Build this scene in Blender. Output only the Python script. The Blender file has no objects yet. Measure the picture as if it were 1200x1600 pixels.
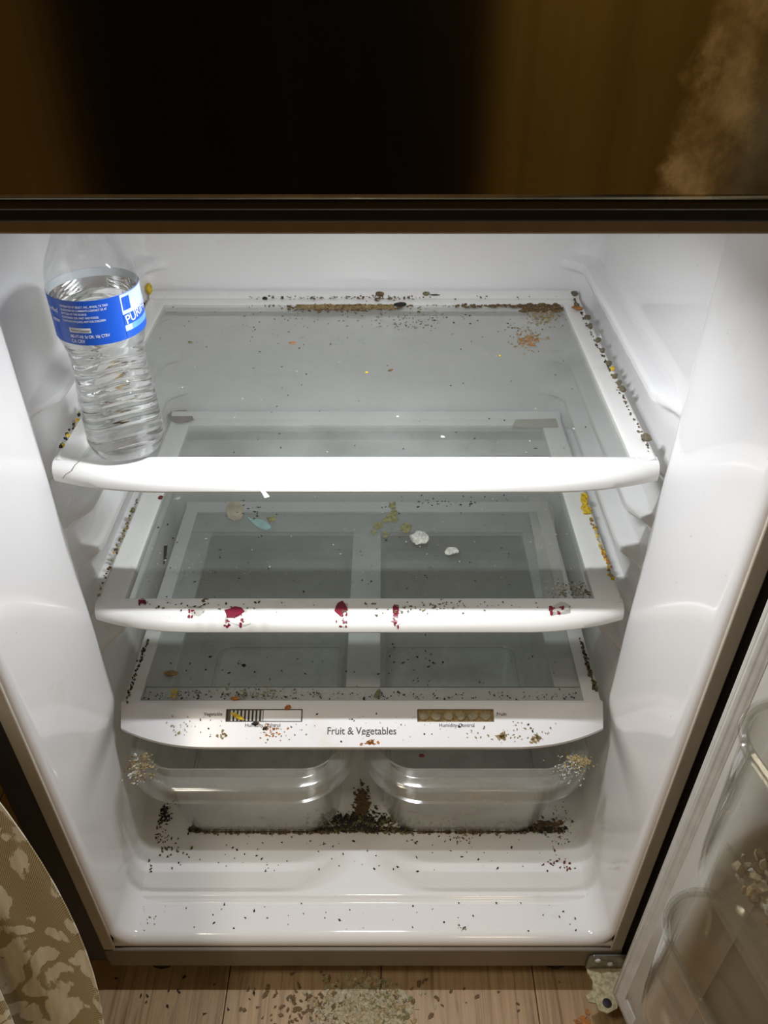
import bpy, bmesh, math, random
from mathutils import Vector, Matrix, noise
R = math.radians
random.seed(7)
S = bpy.context.scene
COL = S.collection

# ------------------------------------------------------------------ camera
F_PX = 1257.0; PITCH = R(37.3)
CAM = Vector((0.028, -0.5, 1.2))
cd = bpy.data.cameras.new('camera'); cam = bpy.data.objects.new('camera', cd); COL.objects.link(cam)
cd.sensor_fit = 'VERTICAL'; cd.sensor_height = 36; cd.lens = F_PX / 1600 * 36; cd.clip_start = 0.02
cam.location = CAM; cam.rotation_euler = (math.pi/2 - PITCH, 0, 0)
S.camera = cam
# ------------------------------------------------------------------ world + lights
w = bpy.data.worlds.new('world'); S.world = w; w.use_nodes = True
w.node_tree.nodes['Background'].inputs[0].default_value = (0.9, 0.75, 0.5, 1)
w.node_tree.nodes['Background'].inputs[1].default_value = 0.02
S.view_settings.view_transform = 'Standard'; S.view_settings.look = 'None'
S.view_settings.gamma = 1; S.view_settings.use_curve_mapping = False
S.view_settings.exposure = 0.0
S.cycles.transparent_max_bounces = 40; S.cycles.max_bounces = 14; S.cycles.diffuse_bounces = 6; S.cycles.transmission_bounces = 10
def lamp(name, kind, loc, rot, power, col, sx=0.1, sy=None, spread=None):
    l = bpy.data.lights.new(name, kind); l.energy = power; l.color = col
    if kind == 'AREA':
        l.shape = 'RECTANGLE'; l.size = sx; l.size_y = sy or sx
        if spread: l.spread = spread
    else: l.shadow_soft_size = sx
    o = bpy.data.objects.new(name, l); o.location = loc; o.rotation_euler = rot; COL.objects.link(o); return o
LEDS = []
for i in range(6):      # the row of LEDs in the ceiling of the fridge
    LEDS.append(lamp('fridge_led', 'AREA', ((i-2.5)*0.022, 0.104, 1.0275), (0, 0, 0), 0.41, (0.95, 0.97, 1.0), 0.009, None, R(158)))
lamp('fill_light', 'AREA', (-0.8, -0.62, 2.40), (0, 0, 0), 12.0, (1.0, 0.90, 0.74), 0.3)  # added warm fill, no visible source; brightens curtain, flange and floor
lamp('fill_light', 'AREA', (0.6, -2.25, 2.40), (0, 0, 0), 9.0, (1.0, 0.80, 0.46), 0.4, None, R(110))  # added fill that brightens the front wall mirrored in the freezer door

# ------------------------------------------------------------------ helpers
def ray(px, py):
    a = (px-600)/F_PX; b = (800-py)/F_PX
    return Vector((a, math.cos(PITCH)+b*math.sin(PITCH), -math.sin(PITCH)+b*math.cos(PITCH)))
def on_z(px, py, z):
    d = ray(px, py); return CAM + d*((z-CAM.z)/d.z)
def on_x(px, py, x):
    d = ray(px, py); return CAM + d*((x-CAM.x)/d.x)
def ss(a, b, x):
    if a == b: return float(x >= a)
    t = min(1, max(0, (x-a)/(b-a))); return t*t*(3-2*t)

def newmat(name):
    m = bpy.data.materials.new(name); m.use_nodes = True
    nt = m.node_tree; b = nt.nodes['Principled BSDF']; return m, nt, b
def N(nt, t, **kw):
    n = nt.nodes.new(t)
    for k, v in kw.items():
        if k.startswith('i_'):
            key = k[2:]
            key = int(key) if key.isdigit() else key.replace('_', ' ')
            n.inputs[key].default_value = v
        else: setattr(n, k, v)
    return n
def ramp(nt, src, stops):
    r = nt.nodes.new('ShaderNodeValToRGB'); nt.links.new(src, r.inputs[0])
    e = r.color_ramp.elements
    while len(e) < len(stops): e.new(0.5)
    for k, (p, c) in enumerate(stops): e[k].position = p; e[k].color = (c if len(c) == 4 else (*c, 1))
    return r
def noise_tex(nt, scale, detail=4, stretch=None, rough=0.55, off=(0, 0, 0)):
    tc = nt.nodes.new('ShaderNodeTexCoord'); mp = nt.nodes.new('ShaderNodeMapping')
    mp.inputs['Location'].default_value = off
    if stretch: mp.inputs['Scale'].default_value = stretch
    nt.links.new(tc.outputs['Object'], mp.inputs[0])
    n = nt.nodes.new('ShaderNodeTexNoise'); n.inputs['Scale'].default_value = scale
    n.inputs['Detail'].default_value = detail; n.inputs['Roughness'].default_value = rough
    nt.links.new(mp.outputs[0], n.inputs[0]); return n
def mixcol(nt, fac, a, b):
    m = nt.nodes.new('ShaderNodeMix'); m.data_type = 'RGBA'
    if hasattr(fac, 'is_output'): nt.links.new(fac, m.inputs[0])
    else: m.inputs[0].default_value = fac
    for k, v in ((6, a), (7, b)):
        if hasattr(v, 'is_output'): nt.links.new(v, m.inputs[k])
        else: m.inputs[k].default_value = (*v, 1)
    return m.outputs[2]
def simple(name, col, rough=0.5, metal=0, spec=0.5, var=0.0, scale=60, bump=0, bscale=200):
    m, nt, b = newmat(name)
    b.inputs['Base Color'].default_value = (*col, 1); b.inputs['Roughness'].default_value = rough
    b.inputs['Metallic'].default_value = metal; b.inputs['Specular IOR Level'].default_value = spec
    if var:
        n = noise_tex(nt, scale)
        c2 = tuple(max(0, c*(1-var)) for c in col); c1 = tuple(min(1, c*(1+var*0.6)) for c in col)
        r = ramp(nt, n.outputs[0], [(0.3, c2), (0.7, c1)]); nt.links.new(r.outputs[0], b.inputs['Base Color'])
    if bump:
        n = noise_tex(nt, bscale); bp = N(nt, 'ShaderNodeBump', i_Strength=bump, i_Distance=0.001)
        nt.links.new(n.outputs[0], bp.inputs['Height']); nt.links.new(bp.outputs[0], b.inputs['Normal'])
    return m
def white_plastic(name, col, rough=0.22, stain=(0.62, 0.55, 0.33), amount=0.5, thr=0.66, wav=0.0):
    m, nt, b = newmat(name)
    n = noise_tex(nt, 9, 6, rough=0.7); r = ramp(nt, n.outputs[0], [(thr, (0, 0, 0)), (thr+0.14, (amount,)*3)])
    c = mixcol(nt, r.outputs[0], col, stain)
    n2 = noise_tex(nt, 260, 2, off=(3, 1, 2)); r2 = ramp(nt, n2.outputs[0], [(0.74, (0, 0, 0)), (0.80, (0.6, 0.6, 0.6))])
    c = mixcol(nt, r2.outputs[0], c, (0.25, 0.22, 0.17))
    nt.links.new(c, b.inputs['Base Color'])
    b.inputs['Roughness'].default_value = rough; b.inputs['Specular IOR Level'].default_value = 0.5
    if wav:
        n3 = noise_tex(nt, 7, 1); bp = N(nt, 'ShaderNodeBump', i_Strength=wav, i_Distance=0.01)
        nt.links.new(n3.outputs[0], bp.inputs['Height']); nt.links.new(bp.outputs[0], b.inputs['Normal'])
    return m
def clear(name, tint, film=0.05, filmcol=(0.7, 0.7, 0.66), rough=0.04, spots=0.0, ior=1.5, refl=1.0, fscale=12):
    """thin clear sheet: transparent + fresnel reflection, with a film of dirt"""
    m = bpy.data.materials.new(name); m.use_nodes = True; nt = m.node_tree; nt.nodes.clear()
    out = nt.nodes.new('ShaderNodeOutputMaterial')
    tr = N(nt, 'ShaderNodeBsdfTransparent', i_Color=(*tint, 1))
    gl = N(nt, 'ShaderNodeBsdfGlossy', i_Roughness=rough); gl.inputs['Color'].default_value = (refl, refl, refl, 1)
    fr = N(nt, 'ShaderNodeFresnel', i_IOR=ior)      # same reflection from both sides of the thin sheet
    ge = nt.nodes.new('ShaderNodeNewGeometry'); mi = N(nt, 'ShaderNodeMapRange'); mi.inputs[3].default_value = ior; mi.inputs[4].default_value = 1/ior
    nt.links.new(ge.outputs['Backfacing'], mi.inputs[0]); nt.links.new(mi.outputs[0], fr.inputs[0])
    mx = nt.nodes.new('ShaderNodeMixShader'); nt.links.new(fr.outputs[0], mx.inputs[0])
    nt.links.new(tr.outputs[0], mx.inputs[1]); nt.links.new(gl.outputs[0], mx.inputs[2])
    df = N(nt, 'ShaderNodeBsdfDiffuse', i_Color=(*filmcol, 1))
    n = noise_tex(nt, fscale, 6, rough=0.65); r = ramp(nt, n.outputs[0], [(0.35, (film*0.5,)*3), (0.75, (film*1.7,)*3)])
    fac = r.outputs[0]
    if spots:
        n2 = noise_tex(nt, 70, 5, off=(5, 2, 1), rough=0.7); r2 = ramp(nt, n2.outputs[0], [(0.60, (0, 0, 0)), (0.72, (spots,)*3)])
        n3 = noise_tex(nt, 6, 3, off=(1, 7, 1)); r3 = ramp(nt, n3.outputs[0], [(0.48, (0, 0, 0)), (0.68, (1, 1, 1))])
        mu = N(nt, 'ShaderNodeMath', operation='MULTIPLY'); nt.links.new(r2.outputs[0], mu.inputs[0]); nt.links.new(r3.outputs[0], mu.inputs[1])
        ad = N(nt, 'ShaderNodeMath', operation='ADD', use_clamp=True); nt.links.new(fac, ad.inputs[0]); nt.links.new(mu.outputs[0], ad.inputs[1])
        fac = ad.outputs[0]
    m2 = nt.nodes.new('ShaderNodeMixShader'); nt.links.new(fac, m2.inputs[0])
    nt.links.new(mx.outputs[0], m2.inputs[1]); nt.links.new(df.outputs[0], m2.inputs[2])
    nt.links.new(m2.outputs[0], out.inputs[0]); return m

M = {}
M['liner'] = white_plastic('liner_plastic', (0.87, 0.87, 0.875), 0.09, amount=0.18, thr=0.60, wav=0.10)
M['shelf'] = white_plastic('shelf_plastic', (0.84, 0.84, 0.82), 0.22, amount=0.35, thr=0.60)
M['cover'] = white_plastic('cover_plastic', (0.82, 0.82, 0.84), 0.25, amount=0.35, thr=0.60)
M['under'] = simple('support_plastic', (0.62, 0.63, 0.62), 0.4, var=0.08, scale=20)
M['glass'] = clear('shelf_glass', (0.925, 0.936, 0.926), 0.08, (0.38, 0.40, 0.39), 0.35, spots=0.24)
M['bin'] = clear('drawer_plastic', (0.95, 0.952, 0.94), 0.12, (0.74, 0.74, 0.70), 0.20, spots=0.2, fscale=25)
M['rim'] = clear('drawer_rim_plastic', (0.95, 0.952, 0.94), 0.055, (0.62, 0.62, 0.57), 0.10, spots=0.15, fscale=25)
M['bindoor'] = clear('door_bin_plastic', (0.90, 0.90, 0.88), 0.025, (0.6, 0.6, 0.55), 0.06)
M['flange'] = simple('flange_paint', (0.62, 0.58, 0.50), 0.45, var=0.10, scale=15)
M['darkframe'] = simple('cabinet_dark_steel', (0.030, 0.028, 0.026), 0.4, var=0.2)
M['black'] = simple('black_rubber', (0.010, 0.010, 0.010), 0.6)
M['trim'] = simple('base_trim', (0.21, 0.18, 0.14), 0.4, var=0.12, scale=12)
M['divider'] = simple('divider_paint', (0.34, 0.28, 0.20), 0.5, var=0.1)
M['gasket'] = simple('gasket_vinyl', (0.55, 0.54, 0.50), 0.45, var=0.12, scale=40)
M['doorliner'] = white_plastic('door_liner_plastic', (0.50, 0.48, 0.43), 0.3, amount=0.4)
M['zinc'] = simple('hinge_zinc', (0.30, 0.29, 0.26), 0.35, metal=0.8, var=0.4, scale=90)
M['rust'] = simple('hinge_corrosion', (0.48, 0.42, 0.26), 0.8, var=0.5, scale=160, bump=0.6)
M['ink'] = simple('print_ink', (0.04, 0.04, 0.045), 0.5)
M['wall'] = simple('wall_paint', (0.62, 0.45, 0.15), 0.8, var=0.12, scale=3)
M['ceil'] = simple('ceiling_paint', (0.5, 0.42, 0.3), 0.9)
M['darkpanel'] = simple('dark_reflected_panel', (0.008, 0.006, 0.005), 0.7)  # for the added panel behind the camera
M['slot'] = simple('slot_dark', (0.12, 0.10, 0.07), 0.6, var=0.3)
M['cap'] = simple('cap_plastic', (0.8, 0.8, 0.82), 0.4)
def crumbmat(n, c, rough=0.8): M[n] = simple(n, c, rough, var=0.45, scale=300)
crumbmat('crumb_brown', (0.16, 0.10, 0.045)); crumbmat('crumb_tan', (0.34, 0.25, 0.11)); crumbmat('crumb_dark', (0.025, 0.02, 0.015))
crumbmat('crumb_yellow', (0.75, 0.52, 0.04)); crumbmat('crumb_olive', (0.20, 0.19, 0.09)); crumbmat('crumb_white', (0.50, 0.50, 0.45))
crumbmat('crumb_orange', (0.45, 0.18, 0.04)); crumbmat('crumb_red', (0.16, 0.025, 0.02)); crumbmat('pellet', (0.17, 0.145, 0.095))
M['sticker'] = simple('sticker_red', (0.20, 0.006, 0.028), 0.4)
M['paperfilm'] = simple('sticker_paper', (0.58, 0.56, 0.50), 0.6, var=0.15)
M['bag'] = clear('bag_film', (0.9, 0.9, 0.88), 0.35, (0.6, 0.6, 0.54), 0.2)

def steel():
    m, nt, b = newmat('dark_stainless')
    tc = nt.nodes.new('ShaderNodeTexCoord')
    n = noise_tex(nt, 8, 5, stretch=(9, 1, 0.35)); r = ramp(nt, n.outputs[0], [(0.3, (0.16, 0.145, 0.11)), (0.7, (0.22, 0.20, 0.15))])
    # stain: a greasy diagonal smear with its own outline, near the right edge
    sep = nt.nodes.new('ShaderNodeSeparateXYZ'); nt.links.new(tc.outputs['Object'], sep.inputs[0])
    mz = N(nt, 'ShaderNodeMath', operation='MULTIPLY_ADD'); nt.links.new(sep.outputs[2], mz.inputs[0]); mz.inputs[1].default_value = -0.10; nt.links.new(sep.outputs[0], mz.inputs[2])
    n2 = noise_tex(nt, 30, 6, rough=0.7); a2 = N(nt, 'ShaderNodeMath', operation='MULTIPLY_ADD'); nt.links.new(n2.outputs[0], a2.inputs[0]); a2.inputs[1].default_value = 0.050; nt.links.new(mz.outputs[0], a2.inputs[2])
    sh = N(nt, 'ShaderNodeMath', operation='ADD'); nt.links.new(a2.outputs[0], sh.inputs[0]); sh.inputs[1].default_value = 0.140
    r2 = ramp(nt, sh.outputs[0], [(0.228, (0, 0, 0)), (0.238, (1, 1, 1)), (0.252, (1, 1, 1)), (0.270, (0.30, 0.30, 0.30))])
    n3 = noise_tex(nt, 45, 5, off=(2, 2, 2)); r3 = ramp(nt, n3.outputs[0], [(0.35, (0.25,)*3), (0.6, (0.9,)*3)])
    mu = N(nt, 'ShaderNodeMath', operation='MULTIPLY'); nt.links.new(r2.outputs[0], mu.inputs[0]); nt.links.new(r3.outputs[0], mu.inputs[1])
    c = mixcol(nt, mu.outputs[0], r.outputs[0], (0.62, 0.52, 0.30)); nt.links.new(c, b.inputs['Base Color'])
    iv = N(nt, 'ShaderNodeMath', operation='MULTIPLY_ADD'); nt.links.new(mu.outputs[0], iv.inputs[0]); iv.inputs[1].default_value = -0.9; iv.inputs[2].default_value = 1.0
    nt.links.new(iv.outputs[0], b.inputs['Metallic'])
    b.inputs['Roughness'].default_value = 0.12
    return m
M['steel'] = steel()

def wood():
    m, nt, b = newmat('floor_laminate')
    oi = nt.nodes.new('ShaderNodeObjectInfo')
    n = noise_tex(nt, 5, 8, stretch=(22, 1.0, 1), rough=0.7); n.inputs['Distortion'].default_value = 0.6
    r = ramp(nt, n.outputs[0], [(0.30, (0.17, 0.10, 0.05)), (0.5, (0.41, 0.275, 0.15)), (0.72, (0.49, 0.35, 0.20))])
    m2 = mixcol(nt, 0.12, r.outputs[0], oi.outputs['Random']); nt.links.new(r.outputs[0], b.inputs['Base Color'])
    n2 = noise_tex(nt, 14, 4, stretch=(30, 1, 1)); bp = N(nt, 'ShaderNodeBump', i_Strength=0.35, i_Distance=0.0008)
    nt.links.new(n2.outputs[0], bp.inputs['Height']); nt.links.new(bp.outputs[0], b.inputs['Normal'])
    b.inputs['Roughness'].default_value = 0.42
    return m
M['wood'] = wood()

def lace():
    m, nt, b = newmat('lace_fabric')
    tc = nt.nodes.new('ShaderNodeTexCoord')
    n0 = noise_tex(nt, 9, 2)
    v = nt.nodes.new('ShaderNodeMixRGB'); v.inputs[0].default_value = 0.20
    mp = nt.nodes.new('ShaderNodeMapping'); mp.inputs['Scale'].default_value = (34, 34, 17); mp.inputs['Rotation'].default_value = (0.0, 0.5, 0)
    nt.links.new(tc.outputs['UV'], v.inputs[1]); nt.links.new(n0.outputs['Color'], v.inputs[2]); nt.links.new(v.outputs[0], mp.inputs[0])
    vo = nt.nodes.new('ShaderNodeTexVoronoi'); vo.feature = 'F1'; vo.inputs['Scale'].default_value = 1.0; nt.links.new(mp.outputs[0], vo.inputs[0])
    nz = noise_tex(nt, 70, 5, stretch=(1.6, 1.6, 0.6), rough=0.65); ma = N(nt, 'ShaderNodeMath', operation='MULTIPLY_ADD'); nt.links.new(nz.outputs[0], ma.inputs[0]); ma.inputs[1].default_value = 0.55; nt.links.new(vo.outputs['Distance'], ma.inputs[2])
    rl = ramp(nt, ma.outputs[0], [(0.74, (1, 1, 1)), (0.79, (0, 0, 0))])
    wv = nt.nodes.new('ShaderNodeTexWave'); wv.inputs['Scale'].default_value = 230; wv.inputs['Distortion'].default_value = 0.5; wv.wave_type = 'BANDS'; wv.bands_direction = 'DIAGONAL'
    nt.links.new(tc.outputs['UV'], wv.inputs[0])
    rb = ramp(nt, wv.outputs[0], [(0.3, (0.28, 0.22, 0.11)), (0.75, (0.56, 0.48, 0.30))])
    nn = noise_tex(nt, 150, 3, stretch=(1, 0.5, 0.12)); rr = ramp(nt, nn.outputs[0], [(0.3, (0.70, 0.66, 0.52)), (0.7, (0.92, 0.89, 0.76))])
    c = mixcol(nt, rl.outputs[0], rb.outputs[0], rr.outputs[0]); nt.links.new(c, b.inputs['Base Color'])
    bp = N(nt, 'ShaderNodeBump', i_Strength=0.5, i_Distance=0.002); nt.links.new(rl.outputs[0], bp.inputs['Height']); nt.links.new(bp.outputs[0], b.inputs['Normal'])
    b.inputs['Roughness'].default_value = 0.6; b.inputs['Sheen Weight'].default_value = 0.3
    return m
M['lace'] = lace()

class MB:
    def __init__(s): s.v = []; s.f = []; s.mi = []; s.m = 0
    def add(s, vs, fs):
        o = len(s.v); s.v += [tuple(v) for v in vs]; s.f += [tuple(i+o for i in f) for f in fs]; s.mi += [s.m]*len(fs); return s
    def box(s, x0, x1, y0, y1, z0, z1):
        return s.add([(x, y, z) for z in (z0, z1) for y in (y0, y1) for x in (x0, x1)],
                     [(0, 2, 3, 1), (4, 5, 7, 6), (0, 1, 5, 4), (2, 6, 7, 3), (0, 4, 6, 2), (1, 3, 7, 5)])
    def loft(s, rings, closed=True, cap0=False, cap1=False, wrap=False, skip=None):
        n = len(rings[0]); vs = [p for r in rings for p in r]; fs = []
        m = len(rings)
        for i in range(m if wrap else m-1):
            for j in range(n if closed else n-1):
                if skip and skip(i, j): continue
                a = i*n+j; b = i*n+(j+1) % n; i2 = (i+1) % m
                fs.append((a, b, i2*n+(j+1) % n, i2*n+j))
        if cap0: fs.append(tuple(range(n))[::-1])
        if cap1: fs.append(tuple((m-1)*n+k for k in range(n)))
        return s.add(vs, fs)
    def tube(s, pts, r, n=8):
        rings = []
        for i, p in enumerate(pts):
            p = Vector(p); a = Vector(pts[max(0, i-1)]); b = Vector(pts[min(len(pts)-1, i+1)])
            d = (b-a).normalized(); u = d.orthogonal().normalized(); v = d.cross(u)
            rings.append([p+(u*math.cos(t*2*math.pi/n)+v*math.sin(t*2*math.pi/n))*r for t in range(n)])
        return s.loft(rings, True, True, True)
    def prism(s, poly, h, mtx):      # poly in local xy, thickness h in local z
        n = len(poly)
        vs = [mtx @ Vector((x, y, 0)) for x, y in poly]+[mtx @ Vector((x, y, h)) for x, y in poly]
        return s.add(vs, [tuple(range(n))[::-1], tuple(range(n, 2*n))]+[(i, (i+1) % n, n+(i+1) % n, n+i) for i in range(n)])
    def lump(s, c, rx, ry, rz, rot=0, jit=0.25, lod=1):
        bm = bmesh.new()
        if lod: bmesh.ops.create_icosphere(bm, subdivisions=lod, radius=1)
        else:
            bmesh.ops.create_icosphere(bm, subdivisions=1, radius=1)
        cr, sr = math.cos(rot), math.sin(rot); vs = []
        for v in bm.verts:
            k = 1+random.uniform(-jit, jit); x, y, z = v.co.x*rx*k, v.co.y*ry*k, v.co.z*rz*k
            vs.append((c[0]+x*cr-y*sr, c[1]+x*sr+y*cr, c[2]+z))
        fs = [tuple(v.index for v in f.verts) for f in bm.faces]; bm.free()
        return s.add(vs, fs)
    def flake(s, c, r, rot, tilt=0.3, th=0.0006, el=1.8):   # small irregular chip (8 triangles)
        e = Matrix.Translation(c) @ Matrix.Rotation(rot, 4, 'Z') @ Matrix.Rotation(random.uniform(-tilt, tilt), 4, 'X')
        k = random.choice((3, 4, 5)); pl = []
        for i in range(k):
            a = 2*math.pi*i/k; q = r*random.uniform(0.6, 1.2); pl.append((math.cos(a)*q*el, math.sin(a)*q))
        return s.prism(pl, th, e)
    def build(s, name, mat, parent=None, smooth=True, bevel=0, angle=40):
        me = bpy.data.meshes.new(name); me.from_pydata(s.v, [], s.f)
        for m in (mat if isinstance(mat, (list, tuple)) else [mat]): me.materials.append(m)
        me.polygons.foreach_set('material_index', s.mi)
        bm = bmesh.new(); bm.from_mesh(me)
        bmesh.ops.remove_doubles(bm, verts=bm.verts, dist=1e-6)
        bmesh.ops.recalc_face_normals(bm, faces=bm.faces)
        if bevel:
            es = [e for e in bm.edges if len(e.link_faces) == 2 and e.calc_face_angle(0) > R(35)]
            nf = bmesh.ops.bevel(bm, geom=es, offset=bevel, segments=2, profile=0.5, affect='EDGES', clamp_overlap=True)['faces']
            for f in nf: f.smooth = True
            angle = 50
        if smooth:
            if not bevel:
                for f in bm.faces: f.smooth = True
            for e in bm.edges:
                if len(e.link_faces) == 2 and e.calc_face_angle(0) > R(angle): e.smooth = False
        bm.to_mesh(me); bm.free()
        o = bpy.data.objects.new(name, me); COL.objects.link(o)
        if parent: o.parent = parent; o.matrix_parent_inverse = parent_world(parent).inverted()
        return o
def parent_world(o):
    m = Matrix.LocRotScale(o.location, o.rotation_euler, o.scale)
    return (parent_world(o.parent) @ o.matrix_parent_inverse @ m) if o.parent else m
def tag(o, label=None, cat=None, group=None, kind=None):
    for k, v in (('label', label), ('category', cat), ('group', group), ('kind', kind)):
        if v: o[k] = v
    return o
def thing(name, label, cat, loc, group=None):
    o = bpy.data.objects.new(name, None); COL.objects.link(o); o.location = loc; o.empty_display_size = 0.05
    return tag(o, label, cat, group)
def rr(x0, x1, y0, y1, r, z, n=8, rb=None):      # rounded rectangle ring; front corners radius r, rear corners rb
    rb = r if rb is None else rb; pts = []
    for cx, cy, a0, q in ((x0+r, y0+r, 180, r), (x1-r, y0+r, 270, r), (x1-rb, y1-rb, 0, rb), (x0+rb, y1-rb, 90, rb)):
        for k in range(n+1):
            a = R(a0+90*k/n); pts.append((cx+q*math.cos(a), cy+q*math.sin(a), z))
    return pts
def text_mesh(body, size, mat, name='lettering', extrude=0.0, align='CENTER', sx=1.0):
    cu = bpy.data.curves.new('t', 'FONT'); cu.body = body; cu.size = size; cu.align_x = align; cu.align_y = 'CENTER'; cu.extrude = extrude
    cu.offset = size*0.008
    o = bpy.data.objects.new('t', cu); COL.objects.link(o); bpy.context.view_layer.update()
    me = bpy.data.meshes.new_from_object(o.evaluated_get(bpy.context.evaluated_depsgraph_get()))
    bpy.data.objects.remove(o); bpy.data.curves.remove(cu)
    for v in me.vertices: v.co.x *= sx
    me.materials.clear(); me.materials.append(mat); me.name = name
    return me
def link(me, name, parent):
    o = bpy.data.objects.new(name, me); COL.objects.link(o)
    if parent: o.parent = parent; o.matrix_parent_inverse = parent_world(parent).inverted()
    return o

# ------------------------------------------------------------------ the room
def struct(o): o['kind'] = 'structure'; return o
fl = struct(MB().box(-1.7, 2.1, -2.7, 0.78, -0.04, -0.008).build('floor', M['slot']))
pw = 0.213; x = -1.7+0.02; k = 0
pl_mesh = {}
while x < 2.1:
    x1 = min(x+pw, 2.1); y0 = -2.7; offs = [(-2.7, -1.5+0.37*(k % 3)), (-1.5+0.37*(k % 3), -0.3+0.37*(k % 3) - 0.5*0), (-0.3+0.37*(k % 3), 0.78)]
    for a, b in offs:
        MB().box(x+0.0006, x1-0.0006, a+0.0006, b-0.0006, -0.008, 0).build('plank', M['wood'], fl, bevel=0.0008)
    x = x1; k += 1
struct(MB().box(-1.7, 2.1, 0.78, 0.88, 0, 2.45).build('wall_back', M['wall']))
struct(MB().box(-1.8, -1.7, -2.8, 0.88, 0, 2.45).build('wall_left', M['wall']))
struct(MB().box(2.1, 2.2, -2.8, 0.88, 0, 2.45).build('wall_right', M['wall']))
struct(MB().box(-1.8, -1.10, -2.8, -2.7, 0, 2.45).box(0.42, 2.2, -2.8, -2.7, 0, 2.45).box(-1.10, 0.42, -2.8, -2.7, 2.1, 2.45).build('wall_front', M['wall']))
d1 = struct(MB().box(-1.09, 0.41, -2.79, -2.73, 0.0, 2.09).build('unseen_dark_panel', M['darkpanel'], bevel=0.004))  # added unseen panel, mirrored as the black middle of the freezer door
struct(MB().box(-1.8, 2.2, -2.8, 0.88, 2.45, 2.5).build('ceiling', M['ceil']))

# ------------------------------------------------------------------ refrigerator
HW = 0.322       # half width of the liner at the front
FZ = 0.110       # liner floor
TZ = 1.036       # liner ceiling
YB = 0.600       # liner back wall
fr = thing('refrigerator', 'dirty white-lined top-freezer refrigerator with its lower door open', 'refrigerator', (0, 0, 0))
RAILS = [0.803, 0.728, 0.661, 0.604, 0.533, 0.47]
def wallx(y, z):
    X = HW
    up = ss(0.335, 0.42, z)
    if y < 0.150: b = ss(0.0, 0.150, y)
    else: b = 1-ss(0.153, 0.190, y)
    X -= 0.015*b*up
    # rails
    if y > 0.16:
        for rz in RAILS:
            e = ss(0.178, 0.235, y)*(1-0.0*ss(0.57, 0.6, y))
            hh = 0.0085*(0.35+0.65*e)
            d = abs(z-rz+0.006)
            X -= 0.0215*e*(1-ss(hh-0.003, hh+0.004, d))
    if y > YB-0.035:
        t = (y-(YB-0.035))/0.035; X -= 0.035*(1-math.sqrt(max(0, 1-t*t)))
    r = 0.030
    if z < FZ+r:
        t = 1-(z-FZ)/r; X -= r*(1-math.sqrt(max(0, 1-t*t)))
    if y < 0.013:
        t = 1-y/0.013; X += 0.008*(1-math.sqrt(max(0, 1-t*t)))
    return X
def floorz(x, y):
    z = FZ
    g = abs(x)
    if y < 0.014: t = 1-y/0.014; z -= 0.014*(1-math.sqrt(max(0, 1-t*t)))
    z += 0.0035*ss(0.054, 0.060, y)
    z -= 0.0018*(ss(0.047, 0.049, y)-ss(0.052, 0.054, y))*(1 if g < 0.28 else 0)
    if y > YB-0.03: t = (y-(YB-0.03))/0.03; z += 0.03*(1-math.sqrt(max(0, 1-t*t)))
    return z
def lin(a, b, n): return [a+(b-a)*i/n for i in range(n+1)]
ys = [0.0, 0.0003, 0.001, 0.002, 0.0035, 0.0055, 0.008, 0.0105, 0.013]+lin(0.018, 0.14, 24)+lin(0.144, 0.26, 34)+lin(0.27, 0.565, 24)+[YB-0.035+0.035*math.sin(R(a)) for a in range(6, 91, 6)]
zs = [FZ+0.030*(1-math.cos(R(a))) for a in range(0, 91, 9)]+lin(0.145, TZ, 300)
mb = MB()
for s in (-1, 1):
    mb.loft([[(s*wallx(y, z), y, z+(floorz(0, y)-FZ if y < 0.014 else 0)*max(0, 1-(z-FZ)/0.030)) for y in ys] for z in zs], closed=False)
mb.add([(-0.32, YB, FZ), (0.32, YB, FZ), (0.32, YB, TZ), (-0.32, YB, TZ)], [(0, 1, 2, 3)])
mb.add([(-0.345, 0.0, TZ), (0.345, 0.0, TZ), (0.345, YB, TZ), (-0.345, YB, TZ)], [(0, 1, 2, 3)])
fy = [0, 0.0004, 0.0015, 0.003, 0.006, 0.010, 0.014]+lin(0.02, 0.044, 4)+lin(0.046, 0.062, 16)+lin(0.07, YB-0.03, 20)+[YB-0.03+0.03*math.sin(R(a)) for a in range(10, 91, 10)]
fx = lin(-0.330, 0.330, 60)
mb.loft([[(x, y, floorz(x, y)) for x in fx] for y in fy], closed=False)
mb.build('liner', M['liner'], fr, angle=60)
# cabinet shell: outer steel box around the liner
OX = 0.378
mb = MB()
for s in (-1, 1):
    a, b = sorted((s*0.342, s*OX)); mb.box(a, b, 0.001, 0.70, 0.05, 1.78)
mb.box(-0.342, 0.342, 0.62, 0.70, 0.05, 1.78).box(-0.342, 0.342, 0.02, 0.62, 0.05, 0.090).box(-0.342, 0.342, 0.001, 0.62, 1.10, 1.78)
mb.build('cabinet_shell', M['darkframe'], fr, bevel=0.002)
# painted front flange around the opening
mb = MB()
for s in (-1, 1):
    a, b = sorted((s*0.3285, s*0.3440)); MB().box(a, b, -0.0035, 0.0, 0.085, 1.04).build('front_flange', M['flange'], fr, bevel=0.0015)
MB().box(-0.344, 0.344, -0.005, 0.02, 0.048, 0.093).build('base_trim', M['trim'], fr, bevel=0.002)
MB().box(-OX, OX, -0.004, 0.02, 1.036, 1.105).build('divider_bar', M['divider'], fr, bevel=0.002)
# ceiling light of the compartment
lf = MB().box(-0.075, 0.075, 0.084, 0.124, 1.031, 1.0355).build('light_fixture', M['cap'], fr, bevel=0.001)
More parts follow.
